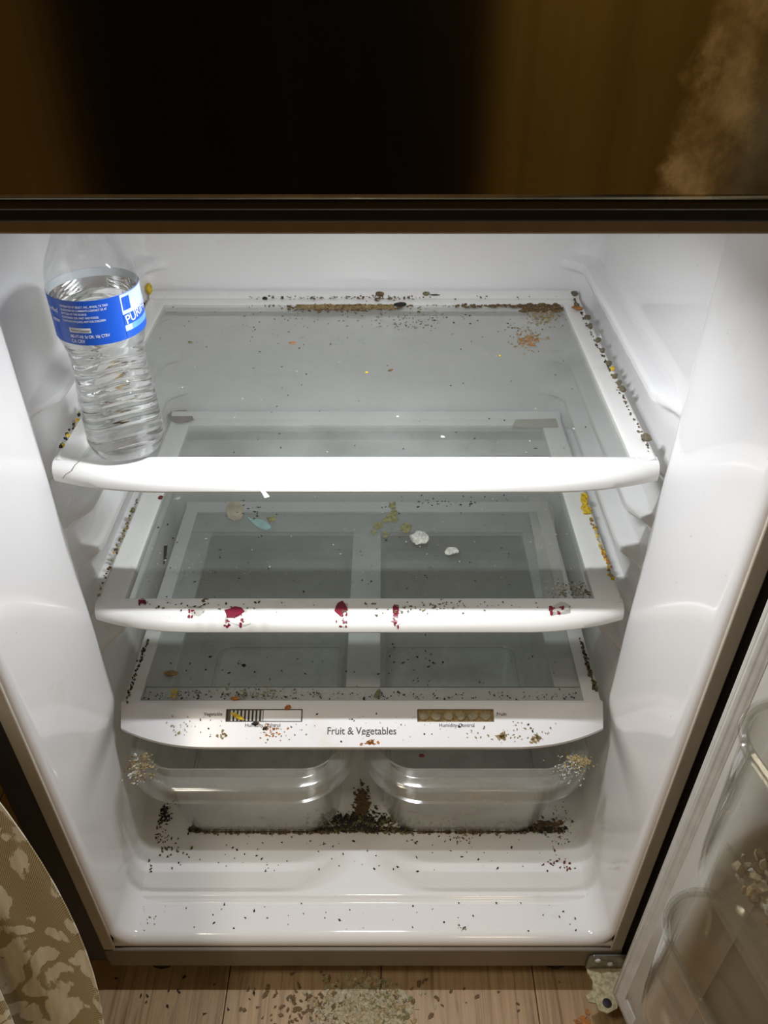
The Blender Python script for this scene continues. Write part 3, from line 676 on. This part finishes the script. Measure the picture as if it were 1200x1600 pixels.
# singles on the glass
one = [
 ('rice_grain', 'white rice-like grain on top shelf, right of centre near front', 'grain', 692, 683, zs1, 0.0026, 0.0014, 0.0012, 'crumb_white', -0.5),
 ('rice_grain', 'tiny white dot on middle of top shelf glass', 'grain', 621, 651, zs1, 0.0014, 0.0013, 0.001, 'crumb_white', 0),
 ('seed_husk', 'dark brown fleck in the middle of the top shelf glass', 'crumb', 610, 579, zs1, 0.0036, 0.0016, 0.0012, 'crumb_brown', 0.5),
 ('food_crumb', 'small yellow crumb left of the dark fleck on top shelf', 'crumb', 573, 582, zs1, 0.0020, 0.0013, 0.001, 'crumb_yellow', 0.2),
 ('food_crumb', 'orange-brown crumb on left half of top shelf glass', 'crumb', 457, 536, zs1, 0.0050, 0.0018, 0.001, 'crumb_orange', 0),
 ('food_crumb', 'olive ring-shaped crumb right of the bottle on top shelf', 'crumb', 297, 535, zs1, 0.0030, 0.0024, 0.001, 'crumb_olive', 0),
 ('food_crumb', 'yellow-green speck on right part of top shelf glass', 'crumb', 781, 556, zs1, 0.0018, 0.0015, 0.001, 'crumb_yellow', 0),
 ('food_lump', 'brown lump on rear frame of top shelf, centre', 'crumb', 593, 461, Z1+0.004, 0.0058, 0.0035, 0.0035, 'crumb_brown', 0),
 ('food_lump', 'olive lump on rear frame of top shelf, right of centre', 'crumb', 666, 460, Z1+0.005, 0.0048, 0.003, 0.003, 'crumb_olive', 0),
 ('black_stick', 'short black stick on rear frame of top shelf', 'stick', 679, 461, Z1+0.006, 0.0075, 0.0012, 0.001, 'crumb_dark', 0),
 ('food_lump', 'black round lump on rear frame of top shelf, left part', 'crumb', 414, 467, Z1+0.002, 0.0038, 0.0024, 0.002, 'crumb_dark', 0),
 ('foil_scrap', 'shiny dark foil scrap at rear edge of top shelf glass', 'scrap', 625, 477, zs1, 0.0085, 0.0050, 0.0025, 'crumb_dark', 0.2),
 ('sponge_scrap', 'yellow scrap wedged behind the bottle at rear left corner', 'scrap', 234, 456, Z1+0.003, 0.0048, 0.0080, 0.008, 'crumb_yellow', 0.1),
 ('cotton_clump', 'round white clump on middle shelf, right of centre', 'clump', 655, 842, zs2, 0.0115, 0.0120, 0.0050, 'crumb_white', 0),
 ('cotton_clump', 'frayed smaller white clump right of the round one', 'clump', 706, 862, zs2, 0.0095, 0.0070, 0.0025, 'crumb_white', 0.4),
 ('food_crumb', 'cream oval crumb at rear left of middle shelf', 'crumb', 277, 779, zs2, 0.0045, 0.0035, 0.0015, 'crumb_white', 0),
 ('food_crumb', 'dark red round crumb at rear left of middle shelf', 'crumb', 251, 778, zs2+0.002, 0.0034, 0.0032, 0.002, 'crumb_red', 0),
 ('seed_pod', 'olive seed in gap left of the middle shelf', 'seed', 208, 798, Z2+0.0035, 0.0030, 0.0045, 0.003, 'crumb_olive', 0.1),
 ('food_crumb', 'dried tan drop on middle shelf left half, by front', 'crumb', 321, 940, zs2, 0.0060, 0.0050, 0.0015, 'crumb_brown', 0.4),
 ('food_crumb', 'olive bean-shaped smear on rear left of middle shelf', 'crumb', 425, 811, zs2, 0.0055, 0.0065, 0.0015, 'crumb_olive', 0.1),
 ('peanut', 'tan peanut on the left of the lowest glass shelf', 'nut', 267, 1053, zs3, 0.0095, 0.0045, 0.0035, 'crumb_tan', 0),
 ('black_pebble', 'black round crumb on left half of lowest glass shelf', 'crumb', 381, 1040, zs3, 0.0028, 0.0024, 0.0018, 'crumb_dark', 0),
 ('food_crumb', 'orange crumb at front left edge of lowest glass', 'crumb', 367, 1092, zs3, 0.0055, 0.0030, 0.002, 'crumb_orange', 0),
 ('dead_bug', 'dark insect-like bit at front centre of lowest glass', 'bug', 590, 1083, zs3, 0.0028, 0.0085, 0.0015, 'crumb_olive', -0.4),
 ('red_berry_skin', 'small red skin scrap on right drawer rim', 'scrap', 659, 1181, 0.3347, 0.0040, 0.0026, 0.001, 'crumb_red', 0),
]
for nme, lb, cat, px, py, z, a, b_, c_, mt, ro in one: crumb(nme, lb, cat, px, py, z, a, b_, c_, mt, ro)
# sliver, straw, hook-shaped scraps
def strip(name, label, cat, pts, z, wd, mat, th=0.0006):
    P = [on_z(x_, y_, z) for x_, y_ in pts]; mb = MB(); L = []; Rr = []
    for i, p in enumerate(P):
        d = (P[min(i+1, len(P)-1)]-P[max(i-1, 0)]).normalized(); nrm = Vector((-d.y, d.x, 0)); ww = wd[i] if isinstance(wd, (list, tuple)) else wd
        L.append(p+nrm*ww*0.5); Rr.append(p-nrm*ww*0.5)
    up = Vector((0, 0, th))
    mb.loft([[l, r, r+up, l+up] for l, r in zip(L, Rr)], True, True, True)
    return tag(mb.build(name, M[mat]), label, cat)
strip('black_sliver', 'long black sliver lying on left side of middle shelf', 'scrap', [(259, 853), (258, 867), (256, 882)], zs2+0.0001, [0.0042, 0.0036, 0.0008], 'crumb_dark')
strip('straw_bit', 'thin white straw bit on left of lowest glass shelf', 'straw', [(315, 1009), (325, 1006), (336, 1004)], zs3+0.0001, 0.0013, 'crumb_white')
strip('white_tag', 'small white tag sticking to the lower edge of top shelf front', 'tag', [(409, 765), (414, 771), (418, 777)], Z1-0.0115, [0.003, 0.004, 0.005], 'lwhite')
bpy.data.objects['white_tag'].location = (0, -0.002, 0.001)
strip('hair_crack', 'thin dark crack across left end of top shelf front', 'crack', [(125, 720), (117, 727), (112, 736), (103, 741), (98, 748)], Z1+0.0012, 0.0006, 'crumb_brown', 0.0003)
# torn red stickers on the front of the middle shelf
def sticker(label, px, py, wpx, hpx, seed, red=1.0):
    rnd = random.Random(seed); t = thing('torn_sticker', label, 'sticker', on_z(px, py, Z2+0.0016))
    PR = [(0.178, Z2), (0.1745, Z2+0.0015), (0.158, Z2+0.0012), (0.150, Z2), (0.1425, Z2-0.003), (0.1385, Z2-0.008), (0.1375, Z2-0.0135)]
    def P(x_, y_):
        d = ray(x_, y_)
        for (ya, za), (yb, zb) in zip(PR, PR[1:]):      # ray against each strip of the front's profile
            ny, nz = -(zb-za), (yb-ya)
            t_ = ((ya-CAM.y)*ny+(za-CAM.z)*nz)/(d.y*ny+d.z*nz); p = CAM+d*t_
            if yb-1e-5 <= p.y <= ya+1e-5 and min(za, zb)-1e-5 <= p.z <= max(za, zb)+1e-5: return p-d*0.0004
        return on_z(x_, y_, Z2+0.0014)
    mb = MB(); k = 0
    def chip(cx_, cy_, rx_, ry_, mbx, n=7, lift=0.0):
        pts = []
        for i in range(n):
            a = 2*math.pi*i/n+rnd.uniform(-.2, .2); q = rnd.uniform(0.65, 1.1)
            pts.append(P(cx_+math.cos(a)*rx_*q, cy_+math.sin(a)*ry_*q)+Vector((0, 0, lift)))
        up = Vector((0, 0, 0.0003)); mbx.add(pts+[p+up for p in pts], [tuple(range(n))[::-1], tuple(range(n, 2*n))]+[(i, (i+1) % n, n+(i+1) % n, n+i) for i in range(n)])
    chip(px, py-hpx*0.12, wpx*0.5, hpx*0.38, mb, 9) if red > 0.5 else None
    for k in range(int(9*red)+5): chip(px+rnd.uniform(-.5, .5)*wpx*0.9, py+rnd.uniform(0.0, .75)*hpx, rnd.uniform(1.2, 3.4), rnd.uniform(1.2, 4.0), mb, 5)
    mb.build('red_print', M['sticker'], t, smooth=False)
    mb = MB(); chip(px+wpx*0.2, py+hpx*0.2, wpx*0.62, hpx*0.62, mb, 11, -0.0004); mb.build('backing_film', M['paperfilm2'], t, smooth=False)
M['paperfilm2'] = clear('sticker_film', (0.9, 0.9, 0.88), 0.22, (0.5, 0.5, 0.46), 0.25)
sticker('large torn red sticker on the left half of middle shelf front', 364, 960, 36, 26, 1)
sticker('torn red sticker left of centre on middle shelf front', 532, 955, 22, 32, 2)
sticker('narrow torn red sticker right of centre on middle shelf front', 618, 957, 12, 30, 3)
sticker('faint red sticker fragments far left on middle shelf front', 302, 952, 26, 16, 4, 0.3)
sticker('faint red sticker stripes at right end of middle shelf front', 870, 948, 30, 18, 5, 0.45)
sticker('tiny red sticker scrap at front left corner of middle glass', 222, 939, 12, 8, 6, 0.6)
# more scraps
M['teal'] = simple('teal_film', (0.22, 0.33, 0.31), 0.4, var=0.2); M['purple'] = simple('onion_purple', (0.22, 0.13, 0.15), 0.5, var=0.4, scale=80)
M['yellowed'] = simple('yellowed_tape', (0.40, 0.38, 0.24), 0.4, var=0.2, scale=60); M['beigeskin'] = simple('beige_skin', (0.30, 0.27, 0.20), 0.6, var=0.25, scale=60)
def patch(name, label, cat, pts, z, mat, th=0.0005):
    P_ = [on_z(a, b_, z) for a, b_ in pts]; up = Vector((0, 0, th)); n = len(P_); mb = MB()
    mb.add(P_+[p+up for p in P_], [tuple(range(n))[::-1], tuple(range(n, 2*n))]+[(i, (i+1) % n, n+(i+1) % n, n+i) for i in range(n)])
    return tag(mb.build(name, M[mat], smooth=False), label, cat)
patch('teal_scrap', 'teal leaf-shaped film scrap at rear left of middle shelf', 'scrap', [(383, 806), (396, 812), (404, 811), (416, 815), (424, 824), (416, 829), (404, 825), (395, 818)], zs2+0.0001, 'teal')
patch('vegetable_skin', 'round beige skin at rear left of middle shelf, beside the teal scrap', 'skin', [(352, 796), (356, 788), (364, 784), (374, 785), (381, 792), (381, 803), (376, 812), (366, 815), (357, 810)], zs2+0.0001, 'beigeskin', 0.0008)
patch('onion_skin', 'purple onion skin at rear left, seen through the top shelf', 'skin', [(262, 648), (272, 640), (288, 640), (299, 646), (303, 656), (290, 660), (276, 661), (266, 657)], Z2+0.0045, 'purple')
patch('yellowed_tape', 'yellowed tape strip at rear right, seen through the top shelf', 'tape', [(806, 656), (872, 654), (876, 664), (874, 668), (800, 667)], Z2+0.0022, 'yellowed')
patch('clear_tape', 'wide clear tape strip along the right of the middle shelf glass', 'tape', [(846, 778), (862, 790), (868, 830), (874, 870), (880, 900), (884, 934), (848, 936), (842, 890), (836, 850), (826, 800), (828, 778)], zs2+0.0001, 'paperfilm2', 0.0003)
# olive dried leaf cluster on the middle shelf glass
mb = MB()
for px, py, a, b_ in [(612, 793, 5, 8), (614, 810, 5, 9), (603, 815, 8, 6), (588, 822, 6, 9), (586, 831, 5, 4), (634, 826, 7, 9), (603, 834, 7, 4), (616, 803, 3, 6), (640, 821, 3, 3)]:
    p = on_z(px, py, zs2+0.0002)
    for k in range(4): mb.flake((p.x+random.uniform(-.003, .003), p.y+random.uniform(-.006, .006), zs2+0.0004), b_*0.0008, random.uniform(1, 2), 0.05, 0.0004, 1.1)
tag(mb.build('dried_leaf_bits', M['crumb_olive'], smooth=False), 'olive dried leaf bits stuck on middle shelf glass', 'leaf bits', kind='stuff')

def scatter(name, label, cat, spots, mats, z, kindlump=0.3, lift=0.0003):
    """spots: list of (px,py,sx,sy,count,size_px,material)"""
    bym = {}
    for px, py, sx, sy, n, sz, mt in spots:
        mb = bym.setdefault(mt, MB())
        for k in range(n):
            zz = z
            p = on_z(random.gauss(px, sx) if sx > 0 else px+random.uniform(sx, -sx), random.gauss(py, sy) if sy > 0 else py+random.uniform(sy, -sy), zz)
            r = sz*0.0005*random.uniform(0.4, 1.4)
            if mt_ok(p, zz):
                if random.random() < kindlump: mb.lump((p.x, p.y, zz+r*0.4), r, r*random.uniform(.5, 1), r*0.5, random.uniform(0, 3), 0.3, 1)
                else: mb.flake((p.x, p.y, zz+lift), r, random.uniform(0, 3.14), 0.25, 0.0004)
    mb = MB(); ml = []
    for i, (mt, q) in enumerate(bym.items()):
        mb.m = i; mb.add(q.v, q.f); ml.append(M[mt])
    return tag(mb.build(name, ml, smooth=False), label, cat, kind='stuff')
LIM = [-0.3, 0.3, 0.14, 0.59]
def mt_ok(p, z): return LIM[0] < p.x < LIM[1] and LIM[2] < p.y < LIM[3]
LIM[:] = [-0.272, 0.272, 0.180, 0.562]
scatter('crumbs', 'brown and tan crumbs along the rear of the top shelf glass', 'crumbs',
  [(540, 478, -75, -5, 1000, 4.4, 'crumb_tan'), (540, 480, 45, 3, 300, 4, 'crumb_brown'), (640, 500, 35, 9, 90, 2.2, 'crumb_olive'), (850, 480, -36, -7, 260, 6, 'crumb_brown'), (850, 495, 16, 9, 110, 3.5, 'crumb_tan'),
   (825, 530, 14, 8, 130, 2.8, 'crumb_tan'), (825, 533, 9, 4, 50, 3, 'crumb_orange'), (700, 495, 120, 14, 45, 2.4, 'crumb_dark'), (480, 500, 60, 14, 40, 2.2, 'crumb_olive'), (640, 477, -230, -3, 160, 2.8, 'crumb_olive'),
   (770, 478, -60, -3, 110, 5, 'crumb_brown'), (600, 600, -330, -110, 50, 1.7, 'crumb_dark'), (600, 600, -330, -110, 40, 1.5, 'crumb_white'), (620, 525, 50, 6, 22, 1.6, 'crumb_white'), (440, 510, -200, -35, 40, 1.7, 'crumb_brown')], None, zs1)
LIM[:] = [-0.300, 0.300, 0.560, 0.592]
scatter('crumbs', 'dark and tan crumbs on the white rear frame of top shelf', 'crumbs',
  [(530, 463, -120, -4, 90, 3.2, 'crumb_brown'), (530, 463, -140, -5, 110, 2.4, 'crumb_olive'), (640, 463, -240, -5, 70, 2.6, 'crumb_dark'), (600, 463, 25, 4, 60, 4.0, 'crumb_brown')], None, Z1+0.0035, 0.6)
LIM[:] = [-0.267, 0.267, 0.180, 0.562]
scatter('crumbs', 'dark specks and pale bits over the middle shelf glass', 'crumbs',
  [(560, 870, -340, -70, 90, 1.8, 'crumb_dark'), (560, 870, -340, -70, 90, 1.5, 'crumb_white'), (895, 925, 18, 9, 130, 2.2, 'crumb_olive'), (925, 930, 5, 6, 50, 3, 'crumb_brown'), (880, 920, 14, 8, 50, 2.6, 'crumb_white'), (280, 900, 30, 20, 60, 1.9, 'crumb_white'),
   (390, 800, 20, 8, 40, 2.4, 'crumb_dark'), (680, 783, 50, 6, 40, 2, 'crumb_dark'), (700, 790, -220, -14, 30, 1.7, 'crumb_white'), (600, 938, -340, -2, 70, 1.9, 'crumb_dark')], None, zs2)
LIM[:] = [-0.29, 0.29, 0.145, 0.178]
scatter('crumbs', 'faint grime specks on the front of the middle shelf frame', 'crumbs',
  [(560, 950, -340, -10, 30, 2, 'crumb_olive'), (640, 950, 45, 5, 36, 2.2, 'crumb_olive'), (300, 945, 50, 4, 22, 2.2, 'crumb_dark'), (720, 945, 40, 4, 26, 2.0, 'crumb_olive')], None, Z2+0.0014)
LIM[:] = [-0.280, 0.280, 0.174, 0.570]
scatter('crumbs', 'black and brown crumbs over the lowest glass shelf', 'crumbs',
  [(560, 1060, -330, -38, 70, 2.3, 'crumb_dark'), (560, 1088, -340, -7, 170, 2.3, 'crumb_dark'), (400, 1085, 70, 6, 70, 2.2, 'crumb_olive'), (440, 1080, 50, 6, 40, 2.4, 'crumb_tan'), (640, 1030, 30, 20, 22, 2.6, 'crumb_dark'), (480, 1085, -250, -9, 60, 1.8, 'crumb_brown'), (272, 1083, 4, 4, 30, 2.2, 'crumb_yellow')], None, zs3)
# dirt on the sloping front of the cover
mb = MB(); mbs = {}
for px, py, sx, sy, n, sz, mt in [(225, 1145, 22, 9, 170, 1.3, 'crumb_tan'), (270, 1140, 35, 12, 40, 1.3, 'crumb_olive'), (800, 1148, 40, 10, 60, 1.3, 'crumb_tan'), (560, 1140, -350, -20, 90, 1.0, 'crumb_brown'), (560, 1140, -350, -26, 22, 1.8, 'crumb_dark'),
                                 (425, 1145, 12, 8, 40, 1.8, 'crumb_orange'), (786, 1153, 4, 2, 12, 4, 'crumb_tan'), (578, 1163, 5, 2, 24, 2.6, 'crumb_orange'), (836, 1158, 5, 4, 22, 2.6, 'crumb_tan'), (885, 1160, 8, 2, 18, 2.4, 'crumb_red'), (350, 1150, 4, 4, 20, 2, 'crumb_tan'), (397, 1132, 3, 2, 5, 4, 'crumb_dark')]:
    q = mbs.setdefault(mt, MB())
    for k in range(n):
        a = random.gauss(px, sx) if sx > 0 else px+random.uniform(sx, -sx); b_ = random.gauss(py, sy) if sy > 0 else py+random.uniform(sy, -sy)
        x_ = (a-600)*1.005/F_PX+CAM.x; s_ = (b_-1104)/66*SL
        if not (0.002 < s_ < SL-0.003) or abs(x_) > 0.19+0.075*(1-s_/SL*0.6): continue
        if any(u0-0.002 < x_ < u1+0.002 and s_ < 0.021 for u0, u1 in slots): continue
        e = slope_mtx(x_, s_, 0.0001) @ Matrix.Rotation(random.uniform(0, 3.1), 4, 'Z'); kk = random.choice((3, 4, 5)); r = sz*0.0007*random.uniform(.5, 1.3)
        q.prism([(math.cos(2*math.pi*i/kk)*r*1.5*random.uniform(.6, 1.2), math.sin(2*math.pi*i/kk)*r*random.uniform(.6, 1.2)) for i in range(kk)], 0.0004, e)
ml = []
for i, (mt, q) in enumerate(mbs.items()): mb.m = i; mb.add(q.v, q.f); ml.append(M[mt])
tag(mb.build('crumbs', ml, smooth=False), 'tan crumbs stuck on the printed white front of the lowest shelf', 'crumbs', kind='stuff')
# food bits in the cover slots
def bit_on_slope(name, label, x, s, rx, ry, mat, rot):
    mb = MB(); mb.lump((0, 0, 0), rx, ry, 0.0016, 0, 0.2, 2); o = mb.build(name, M[mat]); o.matrix_world = slope_mtx(x, s, 0.0008) @ Matrix.Rotation(rot, 4, 'Z'); tag(o, label, 'crumb')
bit_on_slope('food_crumb', 'yellowish pasta-like bit in the left humidity slot', -0.157, 0.013, 0.0095, 0.0030, 'crumb_yellow', -0.5)
bit_on_slope('food_crumb', 'orange crumb above the right end of the left slot', -0.094, 0.0015, 0.0040, 0.0032, 'crumb_orange', 0.2)
bit_on_slope('food_crumb', 'black crumb stuck below left slot on Humidity Control print', -0.1215, 0.0275, 0.0035, 0.0018, 'crumb_dark', 0.3)
# grime lines in the gaps beside shelves (on the rails / shelf edges)
def gap(label, p0, p1, z, n, mats, sz, name='crumbs', jx=0.0012):
    mbs = {}
    a = on_z(*p0, z); b_ = on_z(*p1, z)
    for k in range(n):
        t = random.random(); p = a.lerp(b_, t); mt = random.choice(mats); r = sz*random.uniform(.4, 1.2)
        mbs.setdefault(mt, MB()).lump((p.x+random.gauss(0, jx), p.y, z+r*0.3), r*0.8, r*1.1, r*0.7, 0.3, 0.3, 1)
    mb = MB(); ml = []
    for i, (mt, q) in enumerate(mbs.items()): mb.m = i; mb.add(q.v, q.f); ml.append(M[mt])
    tag(mb.build(name, ml, smooth=False), label, 'crumbs', kind='stuff')
gap('yellow and white grains in the gap right of middle shelf', (911, 775), (957, 905), Z2+0.003, 150, ['crumb_yellow', 'crumb_yellow', 'crumb_white', 'crumb_tan', 'crumb_orange'], 0.0022)
gap('thick yellow grains at rear of the right gap, middle shelf', (910, 772), (919, 802), Z2+0.0035, 60, ['crumb_yellow'], 0.0034, jx=0.0018)
gap('yellow and brown grains in the gap left of middle shelf', (214, 780), (152, 935), Z2+0.003, 70, ['crumb_yellow', 'crumb_brown', 'crumb_olive', 'crumb_tan'], 0.0019)
gap('dark grime in the gap right of the lowest shelf', (906, 996), (930, 1080), Z3+0.001, 110, ['crumb_dark', 'crumb_brown', 'crumb_olive'], 0.0024)
gap('dark grime in the gap left of the lowest shelf', (231, 1000), (196, 1098), Z3+0.001, 90, ['crumb_dark', 'crumb_brown', 'crumb_olive'], 0.0018)
gap('brown and yellow grime in left gap beside the bottle', (228, 470), (95, 700), Z1+0.003, 130, ['crumb_brown', 'crumb_dark', 'crumb_yellow', 'crumb_tan'], 0.0026)
gap('small brown grime between pellets right of the top shelf', (896, 465), (1015, 705), Z1+0.0035, 90, ['crumb_brown', 'pellet', 'crumb_dark'], 0.0016)
# liner floor dirt
LIM[:] = [-0.31, 0.31, 0.004, 0.5]
zf_ = FZ+0.0035
scatter('crumbs', 'black specks and brown bits on the white fridge floor', 'crumbs',
  [(560, 1330, -330, -34, 110, 2.4, 'crumb_dark'), (250, 1325, 25, 14, 34, 3.0, 'crumb_brown'), (880, 1350, 16, 8, 26, 3.0, 'crumb_red'), (875, 1290, 14, 22, 90, 2.0, 'crumb_olive'), (720, 1300, 14, 10, 60, 2.2, 'crumb_brown'), (250, 1285, 9, 18, 70, 2.8, 'crumb_brown'), (257, 1270, 7, 8, 90, 3.0, 'crumb_dark')], None, zf_)
LIM[:] = [-0.315, 0.315, 0.012, 0.052]
scatter('crumbs', 'few specks on the front sill of the fridge floor', 'crumbs',
  [(560, 1430, -350, -32, 60, 2.2, 'crumb_dark'), (200, 1440, 6, 10, 26, 2.6, 'crumb_orange'), (935, 1440, 5, 8, 20, 3.0, 'crumb_orange'), (215, 1425, 12, 14, 30, 2.0, 'crumb_olive'), (725, 1455, 6, 4, 16, 3.0, 'crumb_olive'), (565, 1462, 3, 2, 6, 3.0, 'crumb_brown')], None, FZ+0.0003)
LIM[:] = [-0.31, 0.31, 0.12, 0.5]
scatter('food_debris', 'dark rotten leaf debris along the front of the drawers', 'debris',
  [(590, 1297, -295, -3, 1000, 4.6, 'crumb_dark'), (590, 1298, -290, -4, 500, 4.4, 'crumb_brown'), (600, 1300, -280, -4, 250, 3.6, 'crumb_olive'), (560, 1283, 26, 6, 320, 4.6, 'crumb_dark'), (565, 1262, 6, 16, 240, 4.6, 'crumb_brown'), (570, 1285, 45, 6, 200, 4.0, 'crumb_olive'), (835, 1288, 24, 3, 100, 5, 'crumb_brown'), (560, 1292, -150, -4, 60, 3.2, 'crumb_tan')], None, zf_, 0.35, 0.002)
# dirt on drawer rims
LIM[:] = [-0.296, 0.296, 0.077, 0.135]
scatter('crumbs', 'pale and brown crumbs on the left end of left drawer rim', 'crumbs', [(222, 1196, 12, 12, 130, 2.8, 'crumb_tan'), (215, 1200, 9, 12, 60, 2.6, 'crumb_white'), (215, 1200, 9, 12, 60, 2.8, 'crumb_brown')], None, 0.3347, 0.6)
scatter('crumbs', 'pale brown crumbs on the right end of right drawer rim', 'crumbs', [(904, 1190, 10, 7, 130, 2.8, 'crumb_tan'), (890, 1200, 12, 12, 120, 1.8, 'crumb_white')], None, 0.3347, 0.6)
# torn bag in the right drawer
mb = MB(); V = []; F = []; rnd = random.Random(5)
c0 = Vector((0.115, 0.170, 0.128))
bm = bmesh.new(); bmesh.ops.create_icosphere(bm, subdivisions=4, radius=1)
for v in bm.verts:
    n_ = noise.noise(v.co*2.3)+0.5*noise.noise(v.co*6); q = 1+0.45*n_
    V.append((c0.x+v.co.x*0.075*q, c0.y+0.02+v.co.y*0.020*q, max(FZ+0.0085, c0.z+0.015+v.co.z*0.034*q)))
F = [tuple(v.index for v in f.verts) for f in bm.faces]; bm.free()
mb.add(V, F); tag(mb.build('plastic_bag', M['bag']), 'crumpled clear plastic bag inside the right crisper drawer', 'bag')

M['husk'] = simple('husk', (0.40, 0.34, 0.21), 0.5, var=0.4, scale=300)
# contents of the upper door bin
mbs = {}
for k in range(420):
    mt = random.choice(['crumb_white', 'husk', 'crumb_tan', 'husk', 'crumb_brown']); q = mbs.setdefault(mt, MB())
    p = DM @ Vector((random.uniform(0.118, 0.50), random.uniform(0.082, 0.110), 0.6335+0.03*random.random()**1.6)); q.lump(p, *[random.uniform(.002, .006) for _ in range(3)], random.uniform(0, 3), 0.35, 1)
mb = MB(); ml = []
for i, (mt, q) in enumerate(mbs.items()): mb.m = i; mb.add(q.v, q.f); ml.append(M[mt])
tag(mb.build('food_bits', ml, smooth=False), 'pale food bits lying in the upper door bin', 'food bits', kind='stuff')

# husks on the room floor
def floor_scatter(label, spots, name='husks'):
    bym = {}
    for px, py, sx, sy, n, sz, mt in spots:
        q = bym.setdefault(mt, MB())
        for k in range(n):
            p = on_z(random.gauss(px, sx), random.gauss(py, sy), 0)
            q.flake((p.x, p.y, 0.0006+0.001*random.random()), sz*0.0009*random.uniform(.4, 1.2), random.uniform(0, 3.1), 0.3, 0.0005)
    mb = MB(); ml = []
    for i, (mt, q) in enumerate(bym.items()): mb.m = i; mb.add(q.v, q.f); ml.append(M[mt])
    tag(mb.build(name, ml, smooth=False), label, 'husks', kind='stuff')
M['husk'] = simple('husk', (0.40, 0.34, 0.21), 0.5, var=0.4, scale=300)
floor_scatter('pile of pale husks and crumbs on the wooden floor', [(565, 1585, 32, 26, 900, 4.2, 'husk'), (570, 1585, 30, 24, 260, 3.4, 'crumb_tan'), (520, 1580, 55, 26, 120, 3.5, 'crumb_brown'), (590, 1580, 20, 20, 120, 3.6, 'crumb_olive'), (450, 1575, 40, 18, 30, 2.6, 'crumb_brown')])
floor_scatter('few scattered crumbs on floorboards around the husk pile', [(700, 1570, 200, 20, 30, 2.6, 'crumb_brown'), (260, 1560, 60, 20, 14, 2.4, 'crumb_dark'), (912, 1590, 6, 5, 10, 4, 'crumb_orange')], 'crumbs')
